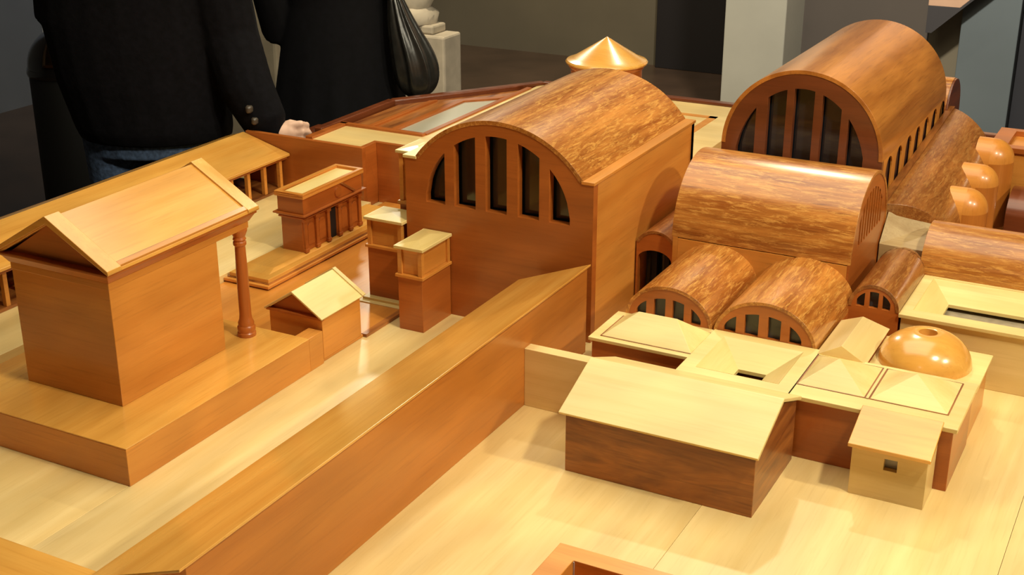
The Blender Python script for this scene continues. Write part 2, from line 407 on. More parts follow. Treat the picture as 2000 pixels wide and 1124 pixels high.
MB().box(-2.12, -2.115, 0.62, 2.515, 0.026, 0.10).build('shade_lining', DARKIN, stoa, bevel=0)  # near-black sheet painting in the shade deep behind the posts

# temple podium
pd = thing('temple_podium', 'long block podium under the temple with a stepped far end', 'model podium', (-1.5, 1.5, 0))
MB().box(-1.70, -1.304, 1.256, 1.708, 0.0, 0.061).build('block', 'honey', pd, top=1)
MB().box(-1.70, -1.304, 1.256, 1.708, 0.061, 0.063).build('lit_top', 'amber', pd, top=1, bevel=0.0004)  # same wood as the block; amber paints in the stronger light on top
MB().box(-1.334, -1.304, 1.708, 1.748, 0.0, 0.063).build('parapet', 'honey', pd, top=1)
for i in range(4):
    MB().box(-1.70, -1.334, 1.708, 1.722 + 0.009 * i, 0.0 , 0.052 - 0.0125 * i).build('step', 'amber', pd, top=0)  # amber paints in stronger light, as on the podium top

# temple
TX0, TX1, TY0, TY1 = -1.608, -1.405, 1.358, 1.607
tp = thing('temple', 'tall temple with pediment, plain walls and column porch on the podium', 'model temple', (-1.507, 1.5, 0.063))
MB().box(TX0, TX1, TY0, TY1, 0.063, 0.262).build('cella', 'honey', tp, top=1)
def ring(x0, x1, y0, y1, z0, z1): return MB().box(x0, x1, y0, y1, z0, z1)
ring(TX0 - 0.001, TX1 + 0.001, TY0 - 0.001, 1.690, 0.258, 0.270).build('architrave', 'honey', tp, top=1)
MB().hip(TX0 - 0.002, TX1 + 0.002, TY0 - 0.002, 1.692, 0.270, 0.283, TX0 - 0.010, TX1 + 0.010, TY0 - 0.010, 1.700).build('cornice', 'brown', tp, top=1)
MB().box(TX0 - 0.012, TX1 + 0.012, TY0 - 0.012, 1.702, 0.283, 0.288).build('cornice_slab', 'brown', tp, top=1, bevel=0.0012)
cx = (TX0 + TX1) / 2
MB().prism([(TX0 + 0.002, 0.288), (TX1 - 0.002, 0.288), (cx, 0.352)], 1, TY0 + 0.002, 1.688).build('tympanum', 'brown', tp, top=0)
rp = [(TX0 - 0.014, 0.288), (TX0 - 0.010, 0.286), (cx, 0.350), (TX1 + 0.010, 0.286), (TX1 + 0.014, 0.288), (TX1 + 0.013, 0.293), (cx, 0.360), (TX0 - 0.013, 0.293)]
MB().prism(rp, 1, TY0 - 0.008, 1.698).build('roof', 'amber', tp, top=1)
for ya, yb in ((TY0 - 0.014, TY0 + 0.016), (1.676, 1.704)):
    rk = [(TX0 - 0.016, 0.291), (TX0 - 0.015, 0.288), (cx, 0.3515), (TX1 + 0.015, 0.288), (TX1 + 0.016, 0.291), (TX1 + 0.015, 0.2955), (cx, 0.3645), (TX0 - 0.015, 0.2955)]
    MB().prism(rk, 1, ya, yb).build('raking_cornice', 'amber', tp, top=0)
for sx, xe in ((1, TX1), (-1, TX0)):
    a0_, a1_ = (xe + sx * 0.0125, 0.2923), (xe + sx * 0.0055, 0.2971)
    MB().prism([a0_, a1_, (a1_[0], a1_[1] + 0.004), (a0_[0], a0_[1] + 0.004)], 1, TY0 + 0.016, 1.676).build('eave_strip', 'honey', tp, top=1, bevel=0.0005)
    MB().prism([(a1_[0], a1_[1]), (a1_[0] - sx * 0.002, a1_[1] + 0.0014), (a1_[0] - sx * 0.002, a1_[1] + 0.0032), (a1_[0], a1_[1] + 0.0018)], 1, TY0 + 0.016, 1.676).build('eave_joint', 'walnut', tp, top=1, bevel=0)
def column_mesh(cx_, cy_, z0, z1, r):
    pr = [(0.0001, z0), (r * 1.55, z0), (r * 1.55, z0 + 0.006), (r * 1.40, z0 + 0.008), (r * 1.5, z0 + 0.012), (r * 1.5, z0 + 0.017), (r * 1.3, z0 + 0.020), (r * 1.35, z0 + 0.025), (r * 1.1, z0 + 0.031),
          (r, z0 + 0.04), (r * 0.97, z0 + 0.6 * (z1 - z0)), (r * 0.86, z1 - 0.03), (r * 1.08, z1 - 0.027), (r * 1.08, z1 - 0.022), (r * 0.9, z1 - 0.020), (r * 1.1, z1 - 0.017), (r * 0.95, z1 - 0.013), (r * 1.3, z1 - 0.004), (r * 1.4, z1), (0.0001, z1)]
    return MB().lathe(pr, cx_, cy_, 28)
for i in (0, 3):
    c = column_mesh(TX1 - 0.006 - 0.0637 * i, 1.672, 0.063, 0.259, 0.0105).build('column', 'brown', tp, top=2, auto=False, smooth=35, bevel=0)

# altar house
ah = thing('gabled_hut', 'small gable-roofed hut standing at the end of the podium', 'model house', (-1.366, 1.81, 0.005))
MB().box(-1.424, -1.308, 1.754, 1.873, 0.005, 0.084).build('body', 'honey', ah, top=1)
MB().prism([(-1.424, 0.084), (-1.308, 0.084), (-1.366, 0.120)], 1, 1.758, 1.871).build('gable', 'brown', ah, top=1)
MB().box(-1.428, -1.304, 1.749, 1.756, 0.080, 0.085).build('lintel', 'brown', ah, top=0)
MB().prism([(-1.430, 0.085), (-1.428, 0.082), (-1.366, 0.1225), (-1.304, 0.082), (-1.302, 0.085), (-1.366, 0.127)], 1, 1.746, 1.880).build('roof', 'cream', ah, top=1)
MB().prism([(-1.432, 0.087), (-1.430, 0.084), (-1.366, 0.125), (-1.302, 0.084), (-1.300, 0.087), (-1.366, 0.1295)], 1, 1.872, 1.882).build('ridge_edge', 'cream', ah, top=0)

# propylon (gateway)
gp = thing('gateway_platform', 'low stepped yellow platform with sloping end under the little gateway', 'model platform', (-1.65, 2.2, 0.005))
MB().box(-1.712, -1.598, 1.970, 2.50, 0.008, 0.014).build('ledge', 'honey', gp, top=1)
MB().box(-1.711, -1.601, 1.973, 2.50, 0.004, 0.008).build('base_strip', 'walnut', gp, top=1, bevel=0)
MB().box(-1.709, -1.603, 1.979, 2.49, 0.014, 0.0155).build('joint_strip', 'walnut', gp, top=1, bevel=0)
MB().box(-1.706, -1.606, 1.982, 2.49, 0.0155, 0.024).build('slab', 'amber', gp, top=1)
MB().hip(-1.704, -1.622, 2.005, 2.48, 0.024, 0.028, -1.70, -1.632, 2.035, 2.48).build('bevelled_top', 'amber', gp, top=1)
pg = thing('gateway', 'ornate little gateway with flat attic, cornice and pilasters on a platform', 'model gateway', (-1.66, 2.24, 0.028))
X0, X1, Y0, Y1 = -1.690, -1.627, 2.138, 2.352
MB().prism([(Y0, 0.0275), (2.232, 0.0275), (2.232, 0.098), (2.262, 0.098), (2.262, 0.0275), (Y1, 0.0275), (Y1, 0.112), (Y0, 0.112)], 0, X0 + 0.004, X1 - 0.004).build('body', 'brown', pg, top=1)
MB().box(X1 - 0.012, X1 - 0.007, 2.231, 2.263, 0.0275, 0.099).build('door_recess', DARKIN, pg, bevel=0)
for z0, z1, e in ((0.101, 0.105, 0.002), (0.107, 0.110, 0.005), (0.110, 0.1135, 0.010)):
    MB().box(X0 - e, X1 + e, Y0 - e, Y1 + e, z0, z1).build('cornice', 'brown', pg, top=1, bevel=0.0008)
MB().box(X0 - 0.002, X1 + 0.002, Y0 - 0.002, Y1 + 0.002, 0.1135, 0.148).build('attic', 'brown', pg, top=1)
MB().box(X0 - 0.006, X1 + 0.006, Y0 - 0.006, Y1 + 0.006, 0.148, 0.154).build('attic_cap', 'honey', pg, top=1)
MB().box(X0 + 0.008, X1 - 0.006, Y0 + 0.012, Y1 - 0.012, 0.150, 0.1548).build('roof_panel', 'cream', pg, top=1, bevel=0)
m = MB().box(X0 - 0.006, X0 + 0.004, Y0 - 0.006, Y1 + 0.006, 0.154, 0.159).box(X1 - 0.002, X1 + 0.006, Y0 - 0.006, Y1 + 0.006, 0.154, 0.159).box(X0 + 0.004, X1 - 0.002, Y0 - 0.006, Y0 + 0.004, 0.154, 0.159).box(X0 + 0.004, X1 - 0.002, Y1 - 0.004, Y1 + 0.006, 0.154, 0.159)
m.build('parapet', 'honey', pg, top=1)
for yy in (2.144, 2.185, 2.226, 2.268, 2.309, 2.346):
    q = MB().box(X1 - 0.004, X1 + 0.001, yy - 0.005, yy + 0.005, 0.0275, 0.098).box(X1 - 0.004, X1 + 0.0025, yy - 0.0065, yy + 0.0065, 0.0275, 0.035).box(X1 - 0.004, X1 + 0.003, yy - 0.007, yy + 0.007, 0.095, 0.101)
    q.build('pilaster', 'brown', pg, top=2, bevel=0.0006)
for yy in (2.1645, 2.2055, 2.2885, 2.3275):
    MB().prism([(yy - 0.011, 0.040), (yy + 0.011, 0.040)] + [(yy + 0.011 * math.cos(R_(t)), 0.078 + 0.011 * math.sin(R_(t))) for t in range(0, 181, 30)], 0, X1 - 0.0045, X1 - 0.002).build('niche_panel', 'brown', pg, top=2, bevel=0.0005)
# carved medallion and slanting relief on the attic
disc = MB().prism([(2.262 + 0.012 * math.cos(R_(t)), 0.130 + 0.012 * math.sin(R_(t))) for t in range(0, 360, 20)], 0, X1, X1 + 0.0045)
disc.build('medallion', 'brown', pg, top=2, bevel=0.001)
MB().prism([(2.268, 0.1475), (2.276, 0.1475), (2.325, 0.118), (2.318, 0.116)], 0, X1, X1 + 0.006).build('relief_bar', 'walnut', pg, top=1, bevel=0.0008)

# ------------------------------------------------------------------ towers before the great hall
def tower(label, x0, x1, y0, y1, zt, base=0.0, ledges=False):
    t = thing('slim_tower', label, 'model tower', ((x0 + x1) / 2, (y0 + y1) / 2, base), 'slim towers with pale caps')
    zb = base + (zt - base) * 0.63
    MB().box(x0, x1, y0, y1, base, zb).build('shaft', 'brown', t, top=2)
    MB().box(x0 - 0.004, x1 + 0.004, y0 - 0.004, y1, zb, zb + 0.006).build('band', 'honey', t, top=0)
    e = 0.0045
    MB().box(x0 + e, x1 - e, y0 + e, y1, zb + 0.006, zt - 0.006).build('upper_storey', 'honey', t, top=1)
    for ax, ay in ((x0, y0), (x1 - 0.009, y0), (x1 - 0.009, y1 - 0.009), (x0, y1 - 0.009)):
        MB().box(ax, ax + 0.009, ay, ay + 0.009, zb + 0.006, zt - 0.006).build('corner_post', 'honey', t, top=2, bevel=0.0005)
    MB().box(x0 - 0.005, x1 + 0.005, y0 - 0.005, y1, zt - 0.006, zt).build('cap', 'cream', t, top=1)
    MB().hip(x0 - 0.003, x1 + 0.003, y0 - 0.003, y1, zt, zt + 0.0035, (x0 + x1) / 2 - 0.002, (x0 + x1) / 2 + 0.002, y0 + 0.03, y1 - 0.03).build('cap_roof', 'cream', t, top=1)
    if ledges:
        MB().box(x0 - 0.008, x1 + 0.004, y0 - 0.014, y1, base, base + 0.006).build('plinth_step', 'cream', t, top=0)
        MB().box(x0 - 0.012, x1 + 0.006, y0 - 0.026, y1, base - 0.004, base + 0.001).build('plinth_step', 'cream', t, top=0)
    return t
tower('slim square tower with pale cap standing free before the great hall front', -1.270, -1.217, 1.945, 2.048, 0.168)
tower('slim square tower on pale ledges at the left corner of the great hall', -1.398, -1.319, 2.037, 2.105, 0.177, 0.006, True)
tower('slim square tower behind the great hall, its cap level with the eaves', -1.368, -1.3195, 2.112, 2.20, 0.296)

# ------------------------------------------------------------------ great hall (large barrel vault, five-slit lunette)
def side_wall(mb_name, x0, x1, y0, y1, z1, mat, parent, z0=0.0):
    return MB().box(x0, x1, y0, y1, z0, z1).build(mb_name, mat, parent, top=1)
def panes(holes, plane, c, parent, t=0.002, mat=None):
    for h in holes:
        cx_ = (min(p[0] for p in h) + max(p[0] for p in h)) / 2; cz_ = (min(p[1] for p in h) + max(p[1] for p in h)) / 2
        poly = [(cx_ + (p[0] - cx_) * 1.10, cz_ + (p[1] - cz_) * 1.04) for p in h]
        MB().prism(poly, plane, c, c + t).build('pane', mat or GLASS, parent, bevel=0)
GX0, GX1, GY0, GY1, GE = -1.314, -0.921, 2.05, 2.55, 0.307
gh = thing('great_hall', 'great hall with long barrel roof and five tall slits in its front', 'model hall', (-1.12, 2.3, 0))
ga = segarc(-1.290, -0.942, GE, 0.087, 36)
spans = [(-1.2688, -1.2269), (-1.2066, -1.1613), (-1.1398, -1.0957), (-1.0728, -1.0292), (-1.0086, -0.967)]
gholes = slit_windows(spans, -1.118, 0.1515, 0.222, 0.145)
outer = [(GX0, 0.0), (GX1, 0.0), (GX1, GE)] + ga[::-1] + [(GX0, GE)]
MB().prism(outer, 1, GY0, GY0 + 0.018, gholes).build('front_wall', 'brown', gh, top=0, bevel=0.0006)
panes(gholes, 1, GY0 + 0.024, gh)
side_wall('side_wall', GX1 - 0.015, GX1, GY0 + 0.018, GY1, GE, 'honey', gh)
side_wall('side_wall', GX0, GX0 + 0.015, GY0 + 0.018, GY1, GE, 'honey', gh)
MB().prism(outer, 1, GY1 - 0.015, GY1, ()).build('back_wall', 'brown', gh, top=0)
MB().prism(shell([(x, z + 0.0025) for x, z in ga], 0.008), 1, GY0 - 0.001, GY1 + 0.001).build('roof', 'veneer', gh, top=1, auto=False, smooth=30, bevel=0.0008)
MB().box(GX1 - 0.024, GX1 + 0.002, GY0 - 0.002, GY1 + 0.003, GE - 0.004, GE + 0.002).build('eave', 'honey', gh, top=1)
MB().box(GX0 - 0.004, GX0 + 0.026, GY0 - 0.002, GY1 + 0.003, GE - 0.004, GE + 0.002).build('eave', 'cream', gh, top=1)
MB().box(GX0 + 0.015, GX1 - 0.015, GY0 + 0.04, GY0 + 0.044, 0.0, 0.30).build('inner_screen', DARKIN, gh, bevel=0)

# ------------------------------------------------------------------ long range with pent roof in front of it
lw = thing('long_range', 'very long low range with a sloping plank roof running to the great hall', 'model building', (-0.98, 1.45, 0))
MB().prism([(-1.045, 0.0), (-0.912, 0.0), (-0.912, 0.164), (-1.045, 0.112)], 1, 0.945, 2.010).build('body', 'russet', lw, top=1)
MB().prism([(-1.052, 0.110), (-0.907, 0.1665), (-0.907, 0.1705), (-1.052, 0.115)], 1, 0.93, 2.014).build('roof', 'amber', lw, top=1)  # amber puts extra overhead light into the roof colour
cw = thing('cross_range', 'low range with flat orange top running left from the long range', 'model building', (-1.3, 0.93, 0))
MB().box(-1.93, -1.045, 0.83, 0.955, 0.0, 0.096).build('body', 'brown', cw, top=0)
MB().box(-1.93, -1.045, 0.825, 0.960, 0.096, 0.101).build('roof', 'amber', cw, top=0)

# open court block at the near edge
oc = thing('open_court_block', 'open-topped rectangular court with thick orange walls at the table front', 'model building', (-0.45, 1.15, 0))
MB().prism([(-0.621, 1.0), (-0.20, 1.0), (-0.20, 1.305), (-0.621, 1.305)], 2, 0.0, 0.08, [[(-0.589, 1.03), (-0.589, 1.276), (-0.232, 1.276), (-0.232, 1.03)]]).build('wall_ring', 'honey', oc, top=0)
MB().box(-0.595, -0.226, 1.02, 1.282, 0.0, 0.006).build('court_floor', 'brown', oc, top=0)
MB().box(-0.5895, -0.5875, 1.2745, 1.2765, 0.006, 0.078).build('glue_line', plain('grey_glue', (0.45, 0.42, 0.42), 0.5), oc, bevel=0, label='pale glue line in the corner')

# ------------------------------------------------------------------ screen wall, gabled house, hut
sw = MB().box(-0.912, -0.756, 1.767, 1.790, 0.0, 0.104).build('screen_wall', 'pale', top=0)
tag(sw, 'low pale screen wall between the long range and the gabled house', 'model wall')
hs = thing('gabled_house', 'gabled house with dark figured front wall and pale yellow roof', 'model house', (-0.61, 1.70, 0))
MB().prism([(1.602, 0.0), (1.7965, 0.0), (1.7965, 0.099), (1.70, 0.138), (1.602, 0.099)], 0, -0.757, -0.463).build('body', 'walnut', hs, top=0)
hp = [(1.592, 0.0985), (1.588, 0.1035), (1.700, 0.1475), (1.7965, 0.1095), (1.7965, 0.103), (1.70, 0.1415)]
MB().prism(hp, 0, -0.763, -0.456).build('roof', 'cream', hs, top=0)
ht = thing('pent_hut', 'tiny hut with one square window and a lean-to roof', 'model hut', (-0.307, 1.78, 0))
win = [(-0.314, 0.050), (-0.295, 0.050), (-0.295, 0.068), (-0.314, 0.068)]
MB().prism([(-0.361, 0.0), (-0.253, 0.0), (-0.253, 0.083), (-0.361, 0.083)], 1, 1.737, 1.747, [win]).build('front_wall', 'pale', ht, top=0, bevel=0.0005)
for xa in (-0.361, -0.263): MB().box(xa, xa + 0.01, 1.747, 1.802, 0.0, 0.083).build('side_wall', 'pale', ht, top=0)
MB().prism([(1.737, 0.083), (1.802, 0.083), (1.802, 0.106)], 0, -0.361, -0.253).build('upper_body', 'pale', ht, top=0, bevel=0.0005)
MB().prism([(1.727, 0.080), (1.727, 0.0855), (1.803, 0.1135), (1.803, 0.108)], 0, -0.366, -0.248).build('roof', 'amber', ht, top=0)
panes([win], 1, 1.748, ht, mat=plain('window_painted_light', (0.34, 0.33, 0.33), 0.4))  # pale grey colour stands in for the lit interior seen through

# ------------------------------------------------------------------ bath suite: hip block, atrium, pyramids, dome
def cornice_block(t, x0, x1, y0, y1, z, e=0.005, mat='brown', cm='cream', holes=None):
    MB().box(x0, x1, y0, y1, 0.0, z - 0.006).build('body', mat, t, top=0)
    MB().box(x0 - e, x1 + e, y0 - e, y1 + e, z - 0.006, z).build('cornice', cm, t, top=0)
hb = thing('hipped_block', 'low block with a long pale hipped roof below the left twin vault', 'model building', (-0.75, 1.92, 0))
cornice_block(hb, -0.835, -0.6675, 1.865, 1.981, 0.104)
MB().box(-0.8235, -0.6605, 1.8725, 1.9695, 0.104, 0.1048).build('joint', 'walnut', hb, bevel=0)
MB().hip(-0.822, -0.662, 1.874, 1.968, 0.1045, 0.138, -0.776, -0.708, 1.925, 1.925).build('hipped_roof', 'cream', hb, top=0)
ab = thing('atrium_block', 'square atrium block with sunken funnel roof and a dark opening', 'model building', (-0.57, 1.88, 0))
aring = [(-0.662, 1.796), (-0.476, 1.796), (-0.476, 1.985), (-0.662, 1.985)]
inn = [(-0.637, 1.828), (-0.502, 1.828), (-0.502, 1.962), (-0.637, 1.962)]
MB().prism([(-0.657, 1.802), (-0.481, 1.802), (-0.481, 1.985), (-0.657, 1.985)], 2, 0.0, 0.099, [inn]).build('body', 'brown', ab, top=0)
MB().prism(aring, 2, 0.099, 0.106, [inn]).build('cornice', 'cream', ab, top=0)
hole = [(-0.592, 1.868), (-0.545, 1.868), (-0.545, 1.908), (-0.592, 1.908)]
hz = 0.078
for i in range(4):
    a, b_ = inn[i], inn[(i + 1) % 4]; c_, d_ = hole[(i + 1) % 4], hole[i]
    vs = [(*a, 0.106), (*b_, 0.106), (*c_, hz), (*d_, hz), (*a, 0.100), (*b_, 0.100), (*c_, hz - 0.006), (*d_, hz - 0.006)]
    MB().add(vs, [(0, 1, 2, 3), (7, 6, 5, 4), (0, 4, 5, 1), (1, 5, 6, 2), (2, 6, 7, 3), (3, 7, 4, 0)]).build('funnel_slope', 'cream', ab, top=0 if i % 2 == 0 else 1, bevel=0)
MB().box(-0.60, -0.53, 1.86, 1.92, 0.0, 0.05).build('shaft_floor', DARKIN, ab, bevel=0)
pb = thing('pyramid_block', 'tall front block carrying two pale pyramid roofs side by side', 'model building', (-0.355, 1.89, 0))
MB().box(-0.476, -0.234, 1.806, 1.968, 0.0, 0.099).build('body', 'brown', pb, top=0)
MB().box(-0.480, -0.228, 1.800, 1.972, 0.099, 0.106).build('cornice', 'cream', pb, top=0)
MB().box(-0.4775, -0.2485, 1.8405, 1.9615, 0.106, 0.1068).build('joint', 'walnut', pb, bevel=0)
MB().hip(-0.484 + 0.008, -0.3725, 1.842, 1.960, 0.1065, 0.137, -0.428, -0.428, 1.897, 1.897).build('pyramid_roof', 'cream', pb, top=0)
MB().box(-0.3705, -0.3665, 1.8405, 1.9615, 0.106, 0.1075).build('valley_strip', 'cream', pb, bevel=0)
MB().hip(-0.3645, -0.250, 1.842, 1.960, 0.1065, 0.137, -0.309, -0.309, 1.897, 1.897).build('pyramid_roof', 'cream', pb, top=0)
db = thing('dome_block', 'low square block carrying a polished dome with round opening', 'model building', (-0.32, 2.04, 0))
MB().box(-0.4035, -0.236, 1.9685, 2.122, 0.0, 0.088).build('body', 'honey', db, top=0)
MB().box(-0.4035, -0.230, 1.9725, 2.124, 0.088, 0.093).build('cornice', 'cream', db, top=0)
dp = []
for t in range(0, 78, 6):
    dp.append((0.0735 * math.cos(R_(t)) ** 0.9, 0.093 + 0.054 * math.sin(R_(t))))
dp += [(0.0165, 0.1462), (0.0145, 0.145), (0.0140, 0.134), (0.0138, 0.120), (0.0001, 0.120)]
dp = [(0.0745, 0.0925)] + dp
MB().lathe(dp, -0.3245, 2.046, 48).build('dome', 'amber', db, top=0, auto=False, smooth=45, bevel=0)
MB().lathe([(0.0001, 0.1202), (0.0138, 0.1202), (0.0138, 0.1206), (0.0001, 0.1206)], -0.3245, 2.046, 24).build('oculus_floor', 'walnut', db, bevel=0)
gs = thing('gabled_passage', 'narrow gable-roofed passage between the right twin vault and dome', 'model building', (-0.442, 2.05, 0))
MB().box(-0.480, -0.404, 1.968, 2.125, 0.0, 0.104).build('body', 'brown', gs, top=1)
MB().hip(-0.484, -0.400, 1.966, 2.128, 0.104, 0.128, -0.442, -0.442, 1.966, 2.104).build('roof', 'pale', gs, top=1)

# ------------------------------------------------------------------ vaulted halls
def vault_y(name, label, x0, x1, y0, y1, zs, a_, b_, holes, roofmat, facemat, rounded=False, group=None, z_low=None):
    c = (x0 + x1) / 2
    t = thing(name, label, 'model hall', (c, (y0 + y1) / 2, 0), group)
    ar = arc(c, zs, a_, b_, 32)
    outer = [(x0, 0.0), (x1, 0.0), (x1, zs)] + ar[::-1][1:-1] + [(x0, zs)]
    MB().prism(outer, 1, y0, y0 + 0.008, holes).build('front_wall', facemat, t, top=0, bevel=0.0005)
    panes(holes, 1, y0 + 0.009, t, mat=plain('smoky_window_glass', (0.05, 0.055, 0.066), 0.25))
    low = zs if z_low is None else z_low
    prof = [(x0 - 0.001, low)] * (low < zs) + [(x, z + 0.0015) for x, z in ar] + [(x1 + 0.001, low)] * (low < zs)
    MB().prism(shell(prof, 0.006), 1, y0 - 0.001, y1).build('roof', roofmat, t, top=1, auto=False, smooth=30, bevel=0.0007)
    for xa in (x0, x1 - 0.006): MB().box(xa, xa + 0.006, y0 + 0.008, y1, 0, zs).build('side_wall', facemat, t, top=1)
    return t
h1 = slit_windows([(-0.806, -0.788), (-0.774, -0.753), (-0.740, -0.719), (-0.706, -0.688)], -0.747, 0.0605, 0.106, 0.037)
vault_y('twin_vault', 'left of two small barrel vaults, above the long hipped roof', -0.826, -0.667, 1.986, 2.228, 0.100, 0.0795, 0.0645, h1, 'veneer', 'brown', group='twin barrel vaults')
h2 = slit_windows([(-0.647, -0.626), (-0.611, -0.587), (-0.571, -0.549), (-0.534, -0.513)], -0.580, 0.068, 0.106, 0.040)
vault_y('twin_vault', 'right of two small barrel vaults, behind the sunken atrium roof', -0.665, -0.487, 1.986, 2.228, 0.094, 0.089, 0.074, h2, 'veneer', 'brown', group='twin barrel vaults')
h3 = slit_windows([(-0.475, -0.461), (-0.453, -0.437), (-0.430, -0.416)], -0.445, 0.0318, 0.111, 0.030)
v3 = vault_y('small_vault', 'smallest barrel vault with three slits and rounded back end', -0.489, -0.400, 2.190, 2.40, 0.108, 0.0445, 0.0445, h3, 'oldveneer', 'brown')
q = MB(); vs = []; fs = []
for i in range(13):
    th = R_(180 * i / 12)
    for j in range(9):
        ph = R_(90 * j / 8)
        vs.append((-0.4445 + 0.0455 * math.cos(th), 2.40 + 0.05 * math.sin(th) * math.sin(ph), 0.1085 + 0.046 * math.sin(th) * math.cos(ph)))
for i in range(12):
    for j in range(8): fs.append((i * 9 + j, (i + 1) * 9 + j, (i + 1) * 9 + j + 1, i * 9 + j + 1))
q.add(vs, fs).build('rounded_end', 'oldveneer', v3, top=1, auto=False, smooth=60, bevel=0)
MB().box(-0.489, -0.400, 2.40, 2.45, 0, 0.108).build('end_block', 'brown', v3)

# transverse vault (axis left-right)
tv = thing('transverse_vault', 'broad transverse barrel vault with slatted end, behind the twin vaults', 'model hall', (-0.668, 2.364, 0))
TYa, TYb, TZs, TR = 2.228, 2.498, 0.166, 0.135
ar = arc(2.363, TZs, TR, 0.137, 40)
thl = slit_windows([(2.363 + (i - 4) * 0.0195 - 0.0062, 2.363 + (i - 4) * 0.0195 + 0.0062) for i in range(9)], 2.363, 0.098, 0.186, 0.088)
outer = [(TYa, 0.0), (TYb, 0.0), (TYb, TZs)] + ar[::-1][1:-1] + [(TYa, TZs)]
MB().prism(outer, 0, -0.5055, -0.502, thl).build('end_wall', 'brown', tv, top=1, bevel=0.0005)
MB().prism(outer, 0, -0.836, -0.826).build('end_wall', 'honey', tv, top=1)
MB().prism(arc(2.363, 0.175, 0.118, 0.112, 20), 0, -0.5095, -0.507).build('pane', plain('violet_brown_glass', (0.03, 0.015, 0.02), 0.3), tv, bevel=0)
for ya in (TYa, TYb - 0.01): MB().box(-0.826, -0.5055, ya, ya + 0.01, 0, TZs).build('long_wall', 'honey', tv, top=0)
MB().prism(shell([(y_, z_ + 0.0015) for y_, z_ in ar], 0.007), 0, -0.838, -0.5005).build('roof', 'veneer', tv, top=0, auto=False, smooth=30, bevel=0.0007)

# small arched vault between great hall and transverse vault
sa = thing('arched_passage', 'low arched passage squeezed between great hall and transverse vault', 'model hall', (-0.88, 2.4, 0))
ar = segarc(-0.918, -0.838, 0.137, 0.026, 20)
op = [(-0.914, 0.0), (-0.845, 0.0), (-0.845, 0.103)] + [(-0.880 + 0.035 * math.cos(R_(t)), 0.103 + 0.021 * math.sin(R_(t))) for t in range(15, 180, 15)] + [(-0.914, 0.103)]
outer = [(-0.918, 0.0), (-0.914, 0.0)] + op[::-1][:-1][:-1] + [(-0.845, 0.0), (-0.838, 0.0), (-0.838, 0.137)] + ar[::-1][1:-1] + [(-0.918, 0.137)]
MB().prism(outer, 1, 2.25, 2.262).build('front_arch', 'brown', sa, top=0, bevel=0.0005)
MB().prism(shell([(x, z + 0.0015) for x, z in ar], 0.006), 1, 2.249, 2.60).build('roof', 'oldveneer', sa, top=1, auto=False, smooth=30, bevel=0.0006)
MB().box(-0.918, -0.838, 2.585, 2.60, 0, 0.14).build('back_wall', 'brown', sa)
MB().box(-0.916, -0.840, 2.30, 2.303, 0, 0.13).build('glass_screen', GLASS, sa, bevel=0)
for xx in (-0.893, -0.868):
    MB().box(xx - 0.005, xx + 0.005, 2.285, 2.295, 0, 0.128).build('post', DARKIN, sa, bevel=0)

# tallest vault
bv = thing('tall_vault', 'tallest barrel-vaulted hall with dark front slits and side arcade', 'model hall', (-0.682, 2.8, 0))
BX0, BX1, BYa, BYb, BZ, BR = -0.8435, -0.520, 2.500, 3.110, 0.283, 0.1618
bc = (BX0 + BX1) / 2
ar = arc(bc, BZ, BR, BR, 48)
bh = slit_windows([(-0.813, -0.776), (-0.753, -0.716), (-0.701, -0.661), (-0.645, -0.607), (-0.592, -0.558)], -0.6845, 0.131, 0.245, 0.165)
outer = [(BX0, 0.0), (BX1, 0.0), (BX1, BZ)] + ar[::-1][1:-1] + [(BX0, BZ)]
MB().prism(outer, 1, BYa, BYa + 0.014, bh).build('front_wall', 'mahogany', bv, top=0, bevel=0.0006)
panes(bh, 1, BYa + 0.02, bv)
MB().prism(outer, 1, BYb - 0.012, BYb).build('back_wall', 'brown', bv, top=0)
ah_ = []
for i in range(7):
    yy = 2.566 + 0.0860 * i; zb = 0.203 + 0.0038 * i; hw = 0.027
    ah_.append([(yy - hw, zb), (yy + hw, zb), (yy + hw, 0.255)] + [(yy + hw * math.cos(R_(t)), 0.255 + 0.026 * math.sin(R_(t))) for t in range(20, 180, 20)] + [(yy - hw, 0.255)])
MB().prism([(BYa + 0.014, 0.0), (BYb - 0.012, 0.0), (BYb - 0.012, BZ + 0.004), (BYa + 0.014, BZ + 0.004)], 0, BX1 - 0.004, BX1, ah_).build('arcade_wall', 'honey', bv, top=1, bevel=0.0005)
MB().box(BX0, BX0 + 0.012, BYa + 0.014, BYb - 0.012, 0, BZ).build('side_wall', 'honey', bv, top=1)
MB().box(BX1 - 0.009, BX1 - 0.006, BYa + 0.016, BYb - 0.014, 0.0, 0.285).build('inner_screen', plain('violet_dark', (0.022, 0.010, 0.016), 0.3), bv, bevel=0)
MB().prism(shell([(x, z + 0.002) for x, z in ar], 0.008), 1, BYa - 0.001, BYb + 0.001).build('roof', 'plank', bv, top=1, auto=False, smooth=30, bevel=0.0008)

# apse building behind the tall vault
bk = thing('rear_vault', 'vault end showing behind the tallest hall', 'model hall', (-0.6, 3.2, 0))
ar = arc(3.20, 0.22, 0.085, 0.088, 24)
MB().prism([(3.115, 0.0), (3.285, 0.0), (3.285, 0.22)] + ar[::-1][1:-1] + [(3.115, 0.22)], 0, -0.74, -0.515).build('body', 'mahogany', bk, top=0)
MB().prism(shell([(y_, z_ + 0.0015) for y_, z_ in ar], 0.005), 0, -0.742, -0.520).build('roof', 'veneer', bk, top=0, auto=False, smooth=30, bevel=0.0006)

